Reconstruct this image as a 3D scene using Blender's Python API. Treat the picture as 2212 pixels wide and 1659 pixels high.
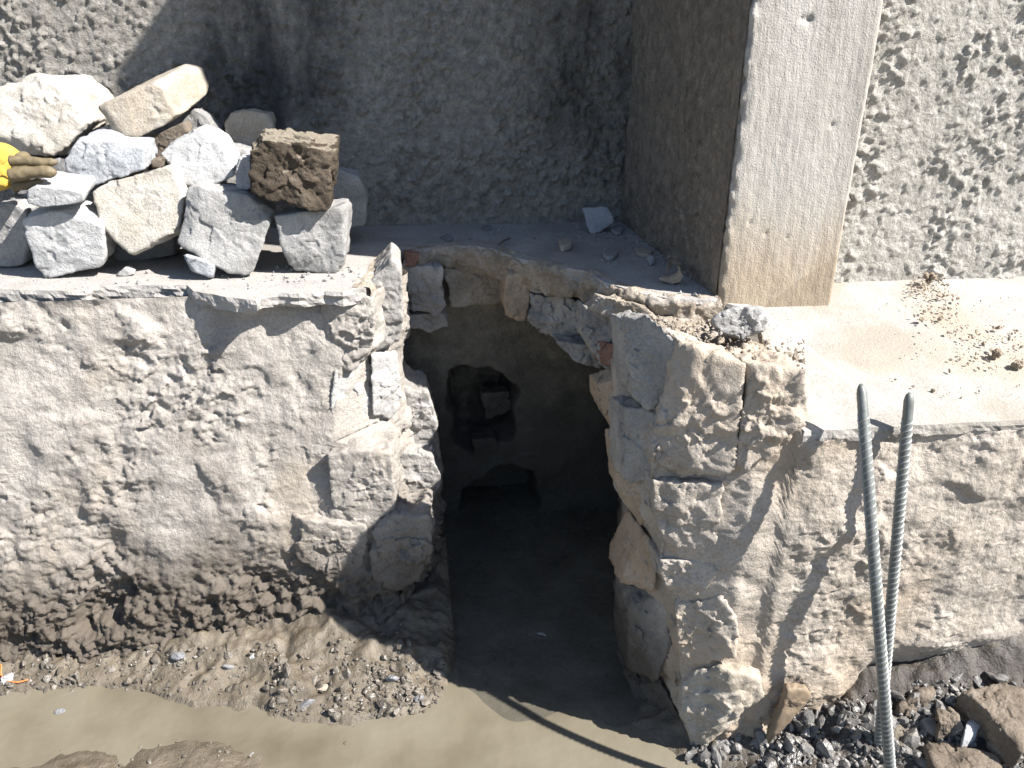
import bpy, bmesh, math, random
import numpy as np
from mathutils import Matrix, Vector

# ------------------------------------------------------------------ camera, sky, sun, exposure
for o in list(bpy.data.objects): bpy.data.objects.remove(o)
scene = bpy.context.scene
COL = scene.collection
S = 0.62                      # metres per calibration unit (eye height above the ledge)
EYE = 2.6 * S                 # eye height above the water
PW, PH, PF = 2212.0, 1659.0, 1790.0

def cam_axes(pitch, yaw, roll):
    p, y, r = [math.radians(a) for a in (pitch, yaw, roll)]
    f = np.array([math.sin(y)*math.cos(p), math.cos(y)*math.cos(p), -math.sin(p)])
    ri = np.array([math.cos(y), -math.sin(y), 0.0]); d = -np.cross(ri, f)
    return np.array([math.cos(r)*ri + math.sin(r)*d, -math.sin(r)*ri + math.cos(r)*d, f])
R = cam_axes(23.74, 8.12, -0.84)
cam = bpy.data.cameras.new('camera'); camo = bpy.data.objects.new('camera', cam); COL.objects.link(camo)
cam.sensor_width = 36.0; cam.lens = 36.0*PF/PW; cam.clip_start = 0.02; cam.clip_end = 500
M = Matrix.Identity(4)
for i in range(3):
    M[i][0] = R[0][i]; M[i][1] = -R[1][i]; M[i][2] = -R[2][i]
M[2][3] = EYE
camo.matrix_world = M
scene.camera = camo

SUN_EL, SUN_AZ = math.radians(46), math.radians(28)   # azimuth measured from +X towards the viewer
SUN = np.array([math.cos(SUN_EL)*math.cos(SUN_AZ), -math.cos(SUN_EL)*math.sin(SUN_AZ), math.sin(SUN_EL)])
world = bpy.data.worlds.new('World'); scene.world = world; world.use_nodes = True
wn = world.node_tree.nodes; wl = world.node_tree.links
sky = wn.new('ShaderNodeTexSky'); sky.sky_type = 'NISHITA'; sky.sun_disc = False
sky.sun_elevation = SUN_EL; sky.sun_rotation = math.atan2(SUN[0], SUN[1]); sky.altitude = 1200
wn['Background'].inputs['Strength'].default_value = 0.07
wl.new(sky.outputs['Color'], wn['Background'].inputs['Color'])
sl = bpy.data.lights.new('sun', 'SUN'); sl.energy = 4.8; sl.angle = math.radians(0.53); sl.color = (1.0, 0.962, 0.915)
so = bpy.data.objects.new('sun', sl); COL.objects.link(so)
so.rotation_euler = Vector(-SUN).to_track_quat('-Z', 'Y').to_euler(); so.location = (4, -3, 5)
scene.view_settings.view_transform = 'Standard'; scene.view_settings.look = 'None'
scene.view_settings.gamma = 1.0; scene.view_settings.use_curve_mapping = False
scene.view_settings.exposure = 1.5
scene.render.engine = 'CYCLES'
scene.cycles.max_bounces = 8; scene.cycles.diffuse_bounces = 5

# ------------------------------------------------------------------ pixel -> world helpers (direction only; depth from planes)
EYEV = np.array([0, 0, EYE])
def ray(x, y): return R.T @ np.array([(x-PW/2)/PF, (y-PH/2)/PF, 1.0])
def ony(x, y, Y): r = ray(x, y); return EYEV + r*(Y/r[1])
def onz(x, y, Z): r = ray(x, y); return EYEV + r*((Z-EYE)/r[2])
LEDGE = EYE - S
YL, YR, YB, YP, YW, YC = 3.30*S, 2.23*S, 4.37*S, 3.01*S, 3.20*S, 4.02*S
XP0, XP1 = 1.251*S, 1.735*S
SLK = 0.2/0.87
def slab_z(y): return LEDGE - SLK*np.maximum(0.0, 3.1*S - y)
def onslab(x, y):                        # sloping apron on the right
    r = ray(x, y); t = (LEDGE - SLK*3.1*S - EYE)/(r[2] - SLK*r[1]); return EYEV + r*t

# ------------------------------------------------------------------ numpy noise
_rng = np.random.default_rng(11)
_perm = np.tile(_rng.permutation(256), 3)
_g = _rng.normal(size=(256, 3)); _g /= np.linalg.norm(_g, axis=1)[:, None]
def perlin(p):
    p = np.asarray(p, float); i = np.floor(p).astype(int); f = p - i; i &= 255
    u = f*f*f*(f*(f*6-15)+10)
    def g(a, b, c):
        h = _perm[_perm[_perm[i[..., 0]+a] + i[..., 1]+b] + i[..., 2]+c]
        return np.einsum('...k,...k->...', _g[h], f - np.array([a, b, c]))
    def L(a, b, t): return a + t*(b-a)
    x0 = L(L(g(0,0,0), g(1,0,0), u[...,0]), L(g(0,1,0), g(1,1,0), u[...,0]), u[...,1])
    x1 = L(L(g(0,0,1), g(1,0,1), u[...,0]), L(g(0,1,1), g(1,1,1), u[...,0]), u[...,1])
    return L(x0, x1, u[...,2])*1.5
def fbm(p, o=3, gain=.5):
    s = 0; a = 1.0
    for k in range(o): s = s + a*perlin(p*2.03**k + 17.3*k); a *= gain
    return s
def sstep(a, b, x): t = np.clip((x-a)/(b-a), 0, 1); return t*t*(3-2*t)
def cells(p):                            # F1, F2-F1, random id of nearest cell (3D worley)
    i = np.floor(p).astype(int); best = np.full(p.shape[:-1], 9.0); sec = best.copy(); idv = np.zeros(p.shape[:-1])
    for a in (-1,0,1):
        for b in (-1,0,1):
            for c in (-1,0,1):
                q = i + np.array([a,b,c]); qq = q & 255
                h = _perm[_perm[_perm[qq[...,0]] + qq[...,1]] + qq[...,2]]
                j = q + .5 + .42*_g[h]
                d = np.linalg.norm(p-j, axis=-1)
                nb = d < best
                sec = np.where(nb, best, np.minimum(sec, d)); idv = np.where(nb, h/255.0, idv); best = np.where(nb, d, best)
    return best, sec-best, idv

def facets(p):                           # randomly tilted little planes, one per cell: fractured stone
    i = np.floor(p).astype(int); best = np.full(p.shape[:-1], 9.0); val = np.zeros(p.shape[:-1])
    for a in (-1,0,1):
        for b in (-1,0,1):
            for c in (-1,0,1):
                q = i + np.array([a,b,c]); qq = q & 255
                h = _perm[_perm[_perm[qq[...,0]] + qq[...,1]] + qq[...,2]]
                r = p - (q + .5 + .42*_g[h]); d = np.einsum('...k,...k->...', r, r); nb = d < best
                val = np.where(nb, np.einsum('...k,...k->...', r, _g[(h*7+3) & 255]) + .35*(h/255.0-.5), val); best = np.where(nb, d, best)
    return val

# ------------------------------------------------------------------ materials
def mk(name): 
    m = bpy.data.materials.new(name); m.use_nodes = True
    return m, m.node_tree.nodes, m.node_tree.links, m.node_tree.nodes['Principled BSDF']
def nz(n, l, pos, scale, detail=6, rough=.6, vec=None):
    t = n.new('ShaderNodeTexNoise'); t.inputs['Scale'].default_value = scale; t.inputs['Detail'].default_value = detail
    t.inputs['Roughness'].default_value = rough; l.new(pos, t.inputs['Vector']); return t.outputs['Fac']
def ramp(n, l, fac, stops):
    r = n.new('ShaderNodeValToRGB'); e = r.color_ramp.elements
    while len(e) < len(stops): e.new(.5)
    for k, (p, c) in enumerate(stops): e[k].position = p; e[k].color = (*c, 1) if len(c) == 3 else c
    l.new(fac, r.inputs['Fac']); return r.outputs['Color']
def grey(v): return (v, v, v)
def mixc(n, l, fac, a, b, mode='MIX'):
    m = n.new('ShaderNodeMix'); m.data_type = 'RGBA'; m.blend_type = mode
    for s, v in ((m.inputs[0], fac), (m.inputs[6], a), (m.inputs[7], b)):
        if isinstance(v, (int, float)): s.default_value = v
        elif isinstance(v, tuple): s.default_value = (*v, 1)
        else: l.new(v, s)
    return m.outputs[2]
def math_(n, l, op, a, b=None, clamp=False):
    m = n.new('ShaderNodeMath'); m.operation = op; m.use_clamp = clamp
    for s, v in zip(m.inputs, (a, b)):
        if v is None: continue
        if isinstance(v, (int, float)): s.default_value = v
        else: l.new(v, s)
    return m.outputs[0]
def mrange(n, l, v, a, b, c=0.0, d=1.0):
    m = n.new('ShaderNodeMapRange'); m.interpolation_type = 'SMOOTHSTEP'
    for k, q in zip((1, 2, 3, 4), (a, b, c, d)): m.inputs[k].default_value = q
    l.new(v, m.inputs[0]); return m.outputs[0]
def geo(n): return n.new('ShaderNodeNewGeometry').outputs['Position']
def bump(n, l, b, layers):
    prev = None
    for h, dist in layers:
        bn = n.new('ShaderNodeBump'); bn.inputs['Strength'].default_value = 1.0; bn.inputs['Distance'].default_value = dist
        l.new(h, bn.inputs['Height'])
        if prev: l.new(prev, bn.inputs['Normal'])
        prev = bn.outputs['Normal']
    l.new(prev, b.inputs['Normal'])
def blob(n, l, pos, c, rad):             # 1 inside an ellipsoid, soft edge
    s = n.new('ShaderNodeVectorMath'); s.operation = 'SUBTRACT'; l.new(pos, s.inputs[0]); s.inputs[1].default_value = tuple(c)
    d = n.new('ShaderNodeVectorMath'); d.operation = 'DIVIDE'; l.new(s.outputs[0], d.inputs[0]); d.inputs[1].default_value = tuple(rad)
    g = n.new('ShaderNodeVectorMath'); g.operation = 'LENGTH'; l.new(d.outputs[0], g.inputs[0])
    return mrange(n, l, g.outputs['Value'], 1.0, 0.35)

def rough_mat(name, c0, c1, c2, scale=7, fine=120, b1=.004, b2=.0015, rough=.95, stain=None, mud=None, blobs=()):
    """mineral surface: three-tone mottling, fine grain, optional stain colour, optional mud or painted-shade colour near the ground"""
    m, n, l, b = mk(name); pos = geo(n)
    f1 = nz(n, l, pos, scale, 8, .65); f2 = nz(n, l, pos, fine, 4, .7); f3 = nz(n, l, pos, scale*.35, 3)
    col = ramp(n, l, f1, [(.3, c0), (.52, c1), (.72, c2)])
    sp = ramp(n, l, f2, [(.3, grey(.68)), (.5, grey(1.0)), (.7, grey(1.25))])
    col = mixc(n, l, .75, col, sp, 'MULTIPLY')
    if stain: col = mixc(n, l, mrange(n, l, f3, .50, .68, 0, .8), col, stain)
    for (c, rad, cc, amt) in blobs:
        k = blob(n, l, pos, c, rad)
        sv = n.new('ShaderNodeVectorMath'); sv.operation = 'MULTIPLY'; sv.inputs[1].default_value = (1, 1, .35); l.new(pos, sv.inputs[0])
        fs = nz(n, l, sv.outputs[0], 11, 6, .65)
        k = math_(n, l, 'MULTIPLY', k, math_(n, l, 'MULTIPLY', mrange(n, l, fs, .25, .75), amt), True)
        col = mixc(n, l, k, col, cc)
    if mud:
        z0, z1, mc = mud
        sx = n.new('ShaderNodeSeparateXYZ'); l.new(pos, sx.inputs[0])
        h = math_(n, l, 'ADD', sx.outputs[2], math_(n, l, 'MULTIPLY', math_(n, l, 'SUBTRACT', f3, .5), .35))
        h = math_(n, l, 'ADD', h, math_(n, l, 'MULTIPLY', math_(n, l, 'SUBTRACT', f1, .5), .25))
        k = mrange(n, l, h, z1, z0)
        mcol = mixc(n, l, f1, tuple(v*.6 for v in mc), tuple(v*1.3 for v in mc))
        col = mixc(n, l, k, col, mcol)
        rr = n.new('ShaderNodeMapRange'); l.new(k, rr.inputs[0]); rr.inputs[3].default_value = rough; rr.inputs[4].default_value = .6
        l.new(rr.outputs[0], b.inputs['Roughness'])
    else: b.inputs['Roughness'].default_value = rough
    l.new(col, b.inputs['Base Color'])
    b.inputs['Specular IOR Level'].default_value = .25
    f4 = nz(n, l, pos, fine*.42, 5, .75)
    bump(n, l, b, [(f1, b1*2), (f4, b2*2.6), (f2, b2*1.6)])
    return m

MUD = (.098, .081, .064)
MAT = {}
MAT['wall_left'] = rough_mat('left_wall_mortar', (0.241, 0.215, 0.189), (0.316, 0.290, 0.260), (0.403, 0.367, 0.329), 6, 140, .003, .0018, stain=(0.306, 0.262, 0.211), mud=(.12, .54, MUD))
MAT['wall_right'] = rough_mat('right_wall_mortar', (0.276, 0.243, 0.201), (0.372, 0.328, 0.279), (0.468, 0.414, 0.356), 6, 140, .003, .0018, stain=(0.383, 0.314, 0.241), mud=(-.05, .28, (0.212, 0.152, 0.096)))
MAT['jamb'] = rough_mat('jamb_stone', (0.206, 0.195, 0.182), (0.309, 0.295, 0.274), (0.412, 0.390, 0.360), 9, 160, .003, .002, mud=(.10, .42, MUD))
MAT['jamb_pale'] = rough_mat('pale_jamb_stone', (.29, .28, .265), (.37, .36, .345), (.44, .43, .415), 9, 160, .002, .0016)
MAT['jamb_tan'] = rough_mat('tan_stone', (.26, .20, .14), (.36, .28, .20), (.42, .35, .28), 9, 160, .002, .0015)
MAT['jamb_red'] = rough_mat('red_stone', (.15, .08, .06), (.23, .135, .10), (.31, .23, .18), 14, 160, .003, .002)
MAT['bedding'] = rough_mat('mortar_bedding', (.22, .18, .13), (.34, .29, .23), (.44, .40, .35), 12, 130, .004, .003)
MAT['concrete'] = rough_mat('ledge_concrete', (0.275, 0.260, 0.240), (0.339, 0.319, 0.295), (0.390, 0.365, 0.339), 9, 200, .0012, .0012, stain=(0.246, 0.225, 0.203))
MAT['chamber'] = rough_mat('chamber_plaster', (0.105, 0.096, 0.076), (0.210, 0.186, 0.147), (0.360, 0.315, 0.249), 7, 90, .004, .003, mud=(.25, .85, (0.066, 0.060, 0.050)))  # pale upper part, dark lower part: light and shade painted into the colour
for k, (a, b_, c) in dict(
        white=((0.320, 0.320, 0.320), (0.416, 0.412, 0.404), (0.496, 0.488, 0.480)),
        blue=((0.264, 0.276, 0.292), (0.360, 0.368, 0.380), (0.448, 0.452, 0.456)),
        tan=((.285, .24, .185), (.37, .325, .265), (.44, .405, .355)),
        grey=((0.213, 0.209, 0.201), (0.303, 0.295, 0.283), (0.377, 0.369, 0.357)),
        cream=((0.320, 0.288, 0.240), (0.416, 0.384, 0.336), (0.496, 0.472, 0.432)),
        soil=((.055, .043, .031), (.095, .074, .054), (.15, .12, .09)),
        dark=((.13, .13, .135), (.20, .20, .205), (.28, .28, .285)),
        mudstone=((.09, .072, .055), (.16, .13, .10), (.23, .195, .155))).items():
    MAT['st_'+k] = rough_mat(k+'_stone', a, b_, c, 11, 190, .0022, .0016 if k != 'soil' else .004)

def top_face_clean(m, col):              # soil-caked stone whose upper face is bare
    n, l = m.node_tree.nodes, m.node_tree.links; b = n['Principled BSDF']; src = b.inputs['Base Color'].links[0].from_socket
    sx = n.new('ShaderNodeSeparateXYZ'); l.new(n.new('ShaderNodeNewGeometry').outputs['Normal'], sx.inputs[0])
    l.new(mixc(n, l, mrange(n, l, sx.outputs[2], .55, .85), src, col), b.inputs['Base Color'])
top_face_clean(MAT['st_soil'], (.30, .26, .20))
# roughcast walls
def roughcast(name, c0, c1, c2, blobs=()):
    return rough_mat(name, c0, c1, c2, 34, 150, .003, .003, blobs=blobs)
def bp(x, y): return ony(x, y, YB)
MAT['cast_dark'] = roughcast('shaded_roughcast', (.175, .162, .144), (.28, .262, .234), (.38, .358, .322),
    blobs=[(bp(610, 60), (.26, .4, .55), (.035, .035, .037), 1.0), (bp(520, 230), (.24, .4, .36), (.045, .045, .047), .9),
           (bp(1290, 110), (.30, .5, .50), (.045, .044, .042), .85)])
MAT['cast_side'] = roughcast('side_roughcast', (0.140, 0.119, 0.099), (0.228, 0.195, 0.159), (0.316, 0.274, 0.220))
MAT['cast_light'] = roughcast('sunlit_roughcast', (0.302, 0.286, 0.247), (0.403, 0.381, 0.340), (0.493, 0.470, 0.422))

def pier_mat():
    m, n, l, b = mk('pillar_plaster'); pos = geo(n)
    sc = n.new('ShaderNodeVectorMath'); sc.operation = 'MULTIPLY'; sc.inputs[1].default_value = (1, 1, .22); l.new(pos, sc.inputs[0])
    st = nz(n, l, sc.outputs[0], 60, 5, .6); big = nz(n, l, sc.outputs[0], 7, 4); fine = nz(n, l, pos, 230, 3, .7)
    col = ramp(n, l, big, [(.3, (.30, .275, .24)), (.5, (.365, .34, .305)), (.7, (.41, .39, .355))])
    sx = n.new('ShaderNodeSeparateXYZ'); l.new(pos, sx.inputs[0])
    h = math_(n, l, 'ADD', sx.outputs[2], math_(n, l, 'MULTIPLY', math_(n, l, 'SUBTRACT', big, .5), .25))
    col = mixc(n, l, mrange(n, l, h, LEDGE+.30, LEDGE+.02, 0, .9), col, (.33, .265, .19))
    # wet corner: below the line through two points of the front face
    a, c = ony(1690, 632, YP), ony(1808, 548, YP); sl_ = (c[2]-a[2])/(c[0]-a[0])
    lim = math_(n, l, 'ADD', math_(n, l, 'MULTIPLY', math_(n, l, 'SUBTRACT', sx.outputs[0], float(a[0])), float(sl_)), float(a[2]))
    d = math_(n, l, 'SUBTRACT', lim, sx.outputs[2])
    d = math_(n, l, 'ADD', d, math_(n, l, 'MULTIPLY', math_(n, l, 'SUBTRACT', big, .5), .04))
    col = mixc(n, l, mrange(n, l, d, 0, .006, 0, .55), col, (.25, .20, .145))
    col = mixc(n, l, .55, col, ramp(n, l, st, [(.3, grey(.75)), (.5, grey(1)), (.7, grey(1.15))]), 'MULTIPLY')
    l.new(col, b.inputs['Base Color']); b.inputs['Roughness'].default_value = .9; b.inputs['Specular IOR Level'].default_value = .25
    bump(n, l, b, [(st, .004), (fine, .0022)])
    return m
MAT['pier'] = pier_mat()

def wet_mat(name, c0, c1, c2, r0, r1, scale=14, b1=.012, b2=.003):
    m, n, l, b = mk(name); pos = geo(n)
    f1 = nz(n, l, pos, scale, 8, .65); f2 = nz(n, l, pos, 150, 4, .7); f3 = nz(n, l, pos, 5, 3)
    col = ramp(n, l, f1, [(.3, c0), (.5, c1), (.72, c2)])
    l.new(col, b.inputs['Base Color'])
    l.new(mrange(n, l, f3, .35, .65, r0, r1), b.inputs['Roughness'])
    b.inputs['Specular IOR Level'].default_value = .5
    bump(n, l, b, [(f1, b1), (f2, b2)])
    return m
def wet_line(m):
    n, l = m.node_tree.nodes, m.node_tree.links; b = n['Principled BSDF']; src = b.inputs['Base Color'].links[0].from_socket
    sx = n.new('ShaderNodeSeparateXYZ'); l.new(geo(n), sx.inputs[0])
    dk = n.new('ShaderNodeVectorMath'); dk.operation = 'SCALE'; dk.inputs['Scale'].default_value = .92; l.new(src, dk.inputs[0])
    l.new(mixc(n, l, mrange(n, l, sx.outputs[2], .030, .004), src, dk.outputs[0]), b.inputs['Base Color'])
MAT['mud'] = wet_mat('wet_mud', (0.072, 0.058, 0.040), (0.116, 0.095, 0.067), (0.167, 0.139, 0.103), .30, .65)
wet_line(MAT['mud'])
def damp_patch(m, c, rad, col):          # soaked dark ground where the gravel heap stays wet
    n, l = m.node_tree.nodes, m.node_tree.links; b = n['Principled BSDF']; src = b.inputs['Base Color'].links[0].from_socket; pos = geo(n)
    k = math_(n, l, 'MULTIPLY', blob(n, l, pos, c, rad), mrange(n, l, nz(n, l, pos, 9, 5), .30, .52))
    l.new(mixc(n, l, k, src, col), b.inputs['Base Color'])
damp_patch(MAT['mud'], (1.30, 1.25, .1), (.95, .45, .6), (.050, .041, .033))
MAT['shade_sheet'] = wet_mat('painted_shade', (0.064, 0.057, 0.045), (0.089, 0.081, 0.063), (0.122, 0.113, 0.089), .12, .4, 6, .006, .0015)  # dark wet colour standing in for shade on the chamber water
MAT['gravel'] = wet_mat('wet_gravel', (0.070, 0.068, 0.064), (0.142, 0.134, 0.124), (0.265, 0.246, 0.218), .18, .55, 25, .004, .0015)
MAT['gravel_muddy'] = wet_mat('muddy_gravel', (0.064, 0.055, 0.047), (0.112, 0.097, 0.078), (0.176, 0.152, 0.123), .2, .6, 40, .004, .0015)
def water_mat():
    m, n, l, b = mk('muddy_water'); pos = geo(n)
    f = nz(n, l, pos, 3.0, 4, .5); g = nz(n, l, pos, 18, 3, .5)
    l.new(ramp(n, l, f, [(.3, (.095, .080, .056)), (.5, (.145, .127, .093)), (.72, (.178, .160, .122))]), b.inputs['Base Color'])
    b.inputs['Roughness'].default_value = .06; b.inputs['IOR'].default_value = 1.33
    bump(n, l, b, [(f, .010), (g, .0022)])
    return m
MAT['water'] = water_mat()
def simple(name, col, rough=.7, metal=0, var=.25, scale=40, bmp=.001):
    m, n, l, b = mk(name); pos = geo(n); f = nz(n, l, pos, scale, 5)
    l.new(mixc(n, l, f, tuple(v*(1-var) for v in col), tuple(min(1, v*(1+var)) for v in col)), b.inputs['Base Color'])
    b.inputs['Roughness'].default_value = rough; b.inputs['Metallic'].default_value = metal
    bump(n, l, b, [(f, bmp)]); return m
MAT['steel'] = simple('dusty_grey_steel', (.15, .158, .148), .55, .35, .35, 60)
MAT['steel_end'] = simple('worn_steel', (.27, .275, .26), .5, .4, .25, 60)
MAT['glove_yellow'] = simple('yellow_cloth', (.50, .32, .05), .8, 0, .12, 30, .002)
MAT['glove_brown'] = simple('olive_leather', (.13, .10, .055), .65, 0, .35, 25, .003)
MAT['leaf'] = simple('dry_leaf', (.36, .27, .19), .8, 0, .3, 60)
MAT['twig'] = simple('dry_twig', (.10, .08, .065), .8, 0, .3, 60)
MAT['orange'] = simple('orange_string', (.75, .20, .05), .6, 0, .15, 60)
MAT['shard'] = simple('brown_shard', (.20, .15, .10), .7, 0, .4, 30, .002)
MAT['dirt'] = rough_mat('dry_dirt', (.28, .22, .155), (.38, .31, .235), (.46, .39, .31), 30, 200, .002, .003)

# ------------------------------------------------------------------ mesh + tagging helpers
def mesh_obj(name, V, F, mat, parent=None, smooth=True, origin=None):
    V = np.asarray(V, float)
    if parent is not None: org = np.array(parent.location)
    elif origin is not None: org = np.asarray(origin, float)
    else: org = np.array([V[:, 0].mean(), V[:, 1].mean(), V[:, 2].min()])
    me = bpy.data.meshes.new(name)
    if isinstance(F, np.ndarray):
        k = F.shape[1]; me.vertices.add(len(V)); me.vertices.foreach_set('co', (V-org).astype(np.float32).ravel())
        me.loops.add(F.size); me.loops.foreach_set('vertex_index', F.astype(np.int32).ravel())
        me.polygons.add(len(F)); me.polygons.foreach_set('loop_start', np.arange(0, F.size, k, dtype=np.int32))
        me.update(calc_edges=True)
    else:
        me.from_pydata([tuple(v) for v in (V-org)], [], F)
    me.validate()
    me.polygons.foreach_set('use_smooth', np.full(len(me.polygons), smooth, bool))
    me.materials.append(MAT[mat] if isinstance(mat, str) else mat)
    o = bpy.data.objects.new(name, me); COL.objects.link(o)
    if parent is not None: o.parent = parent
    else: o.location = org
    return o
def tag(o, label=None, cat=None, group=None, kind=None):
    if label: o['label'] = label
    if cat: o['category'] = cat
    if group: o['group'] = group
    if kind: o['kind'] = kind
    return o
def empty(name, loc, label, cat, group=None):
    e = bpy.data.objects.new(name, None); COL.objects.link(e); e.location = tuple(loc); e.empty_display_size = .1
    return tag(e, label, cat, group)
def grid_faces(nu, nv, flip=False):
    i = np.arange(nu-1)[:, None]*nv + np.arange(nv-1)[None, :]
    F = np.stack([i, i+nv, i+nv+1, i+1], -1).reshape(-1, 4)
    return F[:, ::-1] if flip else F
def sheet_normals(P, toward):
    du = np.gradient(P, axis=0); dv = np.gradient(P, axis=1); N = np.cross(du, dv)
    N /= np.linalg.norm(N, axis=-1)[..., None] + 1e-12
    m = N.reshape(-1, 3).mean(0)
    s = 1.0 if m @ np.asarray(toward, float) > 0 else -1.0
    return N*s, s < 0
def sheet(name, P, disp, toward, mat, parent):
    N, fl = sheet_normals(P, toward)
    V = P + N*disp[..., None]
    return mesh_obj(name, V.reshape(-1, 3), grid_faces(P.shape[0], P.shape[1], fl), mat, parent)

_ico = {}
def ico(level):
    if level not in _ico:
        bm = bmesh.new(); bmesh.ops.create_icosphere(bm, subdivisions=level, radius=1.0)
        _ico[level] = (np.array([v.co[:] for v in bm.verts]), np.array([[v.index for v in f.verts] for f in bm.faces])); bm.free()
    return _ico[level]
def hull_planes(pts):
    bm = bmesh.new()
    for p in pts: bm.verts.new(p)
    bmesh.ops.convex_hull(bm, input=list(bm.verts)); bm.normal_update()
    c = np.mean([v.co[:] for v in bm.verts if v.link_faces], axis=0)
    out = []
    for f in bm.faces:
        nn = np.array(f.normal[:]); 
        if np.linalg.norm(nn) < .5: continue
        d = nn @ (np.array(f.verts[0].co[:]) - c)
        if d < 0: nn, d = -nn, -d
        if not any(nn @ q[0] > .985 for q in out): out.append((nn, max(d, 1e-4)))
    bm.free()
    return c, np.array([q[0] for q in out]), np.array([q[1] for q in out])
def rock_verts(pts, level=6, p=16, amp=.006, freq=14, seed=0, chips=.5, cuts=16):
    c, Nn, D = hull_planes(pts)
    rr_ = np.random.default_rng(seed*13+len(pts)); pp_ = np.asarray(pts)-c
    ex = rr_.normal(size=(cuts, 3)); ex /= np.linalg.norm(ex, axis=1)[:, None]
    sup = (ex @ pp_.T).max(1)
    Nn = np.vstack([Nn, ex]); D = np.r_[D, np.maximum(sup*rr_.uniform(.84, .985, cuts), 1e-3)]
    dirs, F = ico(level)
    q = np.maximum(dirs @ Nn.T, 0)/D
    r = 1.0/np.power(np.power(q, p).sum(1), 1.0/p)
    V = c + dirs*r[:, None]
    off = np.array([seed*3.17, seed*1.7, seed*5.3])
    d = fbm((V+off)*freq, 4, .55)*amp*.8 + facets((V+off)*freq*1.6)*amp*.9
    w = fbm((V+off)*freq*.45, 2); d = d - chips*amp*2.2*sstep(.12, .5, w)          # knocked-off flakes
    d = d + fbm((V+off)*freq*4.0, 3, .6)*amp*.34*sstep(-.35, .35, fbm((V+off)*freq*.6+3, 2))
    return V + dirs*d[:, None], F
def rock(name, pts, mat, parent=None, **k):
    V, F = rock_verts(pts, **k); return mesh_obj(name, V, F, mat, parent)
def block_pts(poly, Y, depth, shrink=.9, rise=0.0, shift=0.0, tilt=0.0, yfun=None, obl=0.0, obr=0.0):
    """outline of a stone's near face put on the plane y=Y (leaning back by tilt), plus its far face"""
    fr = np.array([ony(x, y, Y) for x, y in poly])
    z0 = fr[:, 2].min(); fr = np.array([ony(x, y, Y + tilt*(q[2]-z0)) for (x, y), q in zip(poly, fr)])
    if yfun: fr = np.array([ony(x, y, Y + yfun(q[0])) for (x, y), q in zip(poly, fr)])
    if obr: xl = fr[:, 0].min(); fr = np.array([ony(x, y, Y + obr*(q[0]-xl)) for (x, y), q in zip(poly, fr)])
    if obl: xr = fr[:, 0].max(); fr = np.array([ony(x, y, Y + obl*(xr-q[0])) for (x, y), q in zip(poly, fr)])
    c = fr.mean(0)
    bk = c + (fr-c)*shrink + np.array([shift, depth, rise])
    return np.vstack([fr, bk])
def resample(P, step, closed=True):
    P = np.asarray(P, float); Q = np.vstack([P, P[:1]]) if closed else P
    out = []
    for a, b in zip(Q[:-1], Q[1:]):
        k = max(1, int(np.linalg.norm(b-a)/step)); out += [a + (b-a)*i/k for i in range(k)]
    if not closed: out.append(Q[-1])
    return np.array(out)
def plate(name, outline, thick, mat, parent=None, jit=.0, step=.01, zfun=None, seed=0, rows=4):
    """flat slab of any outline: top n-gon, rough broken rim of several rows, bottom n-gon. outline: (x,y) at top"""
    o = resample(outline, step); n = len(o)
    p3 = np.c_[o, np.zeros(n)]; cdir = np.roll(o, -1, 0)-np.roll(o, 1, 0); nrm = np.c_[cdir[:, 1], -cdir[:, 0]]
    nrm /= np.linalg.norm(nrm, axis=1)[:, None]+1e-9
    area = np.sum(o[:, 0]*np.roll(o[:, 1], -1)-np.roll(o[:, 0], -1)*o[:, 1])
    if area < 0: nrm = -nrm
    V = []
    for k in range(rows):
        t = k/(rows-1)
        q = np.c_[o, np.full(n, t*thick*3)] + seed
        j = jit*(fbm(q*28, 3) + .3) if k else jit*.5*fbm(q*28, 2)
        bulge = -.35*jit*abs(t-.45)
        xy = o + nrm*(j+bulge)[:, None]
        z = (zfun(xy) if zfun else np.zeros(n)) - thick*t*(1+.25*fbm(q*9, 2)*(jit > 0))
        V.append(np.c_[xy, z])
    F = []
    for k in range(rows-1):
        for i in range(n):
            a, b = k*n+i, k*n+(i+1) % n
            F.append((a, b, b+n, a+n) if area < 0 else (a, a+n, b+n, b))
    top = list(range(n)); bot = list(range((rows-1)*n, rows*n))
    if area > 0: bot.reverse()
    else: top.reverse()
    F += [tuple(top), tuple(bot)]
    o_ = mesh_obj(name, np.vstack(V), F, mat, parent, smooth=False)
    return o_
def tube(path, rad, seg=10):
    path = np.asarray(path, float); rad = np.broadcast_to(np.asarray(rad, float), (len(path),))
    T = np.gradient(path, axis=0); T /= np.linalg.norm(T, axis=1)[:, None]
    up = np.array([.21, .37, .9]); A = np.cross(T, up); A /= np.linalg.norm(A, axis=1)[:, None]; B = np.cross(T, A)
    th = np.arange(seg)*2*math.pi/seg
    V = path[:, None] + rad[:, None, None]*(np.cos(th)[None, :, None]*A[:, None] + np.sin(th)[None, :, None]*B[:, None])
    F = []
    for i in range(len(path)-1):
        for j in range(seg):
            F.append((i*seg+j, i*seg+(j+1) % seg, (i+1)*seg+(j+1) % seg, (i+1)*seg+j))
    F.append(tuple(range(seg))[::-1]); F.append(tuple((len(path)-1)*seg+j for j in range(seg)))
    return V.reshape(-1, 3), F
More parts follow.
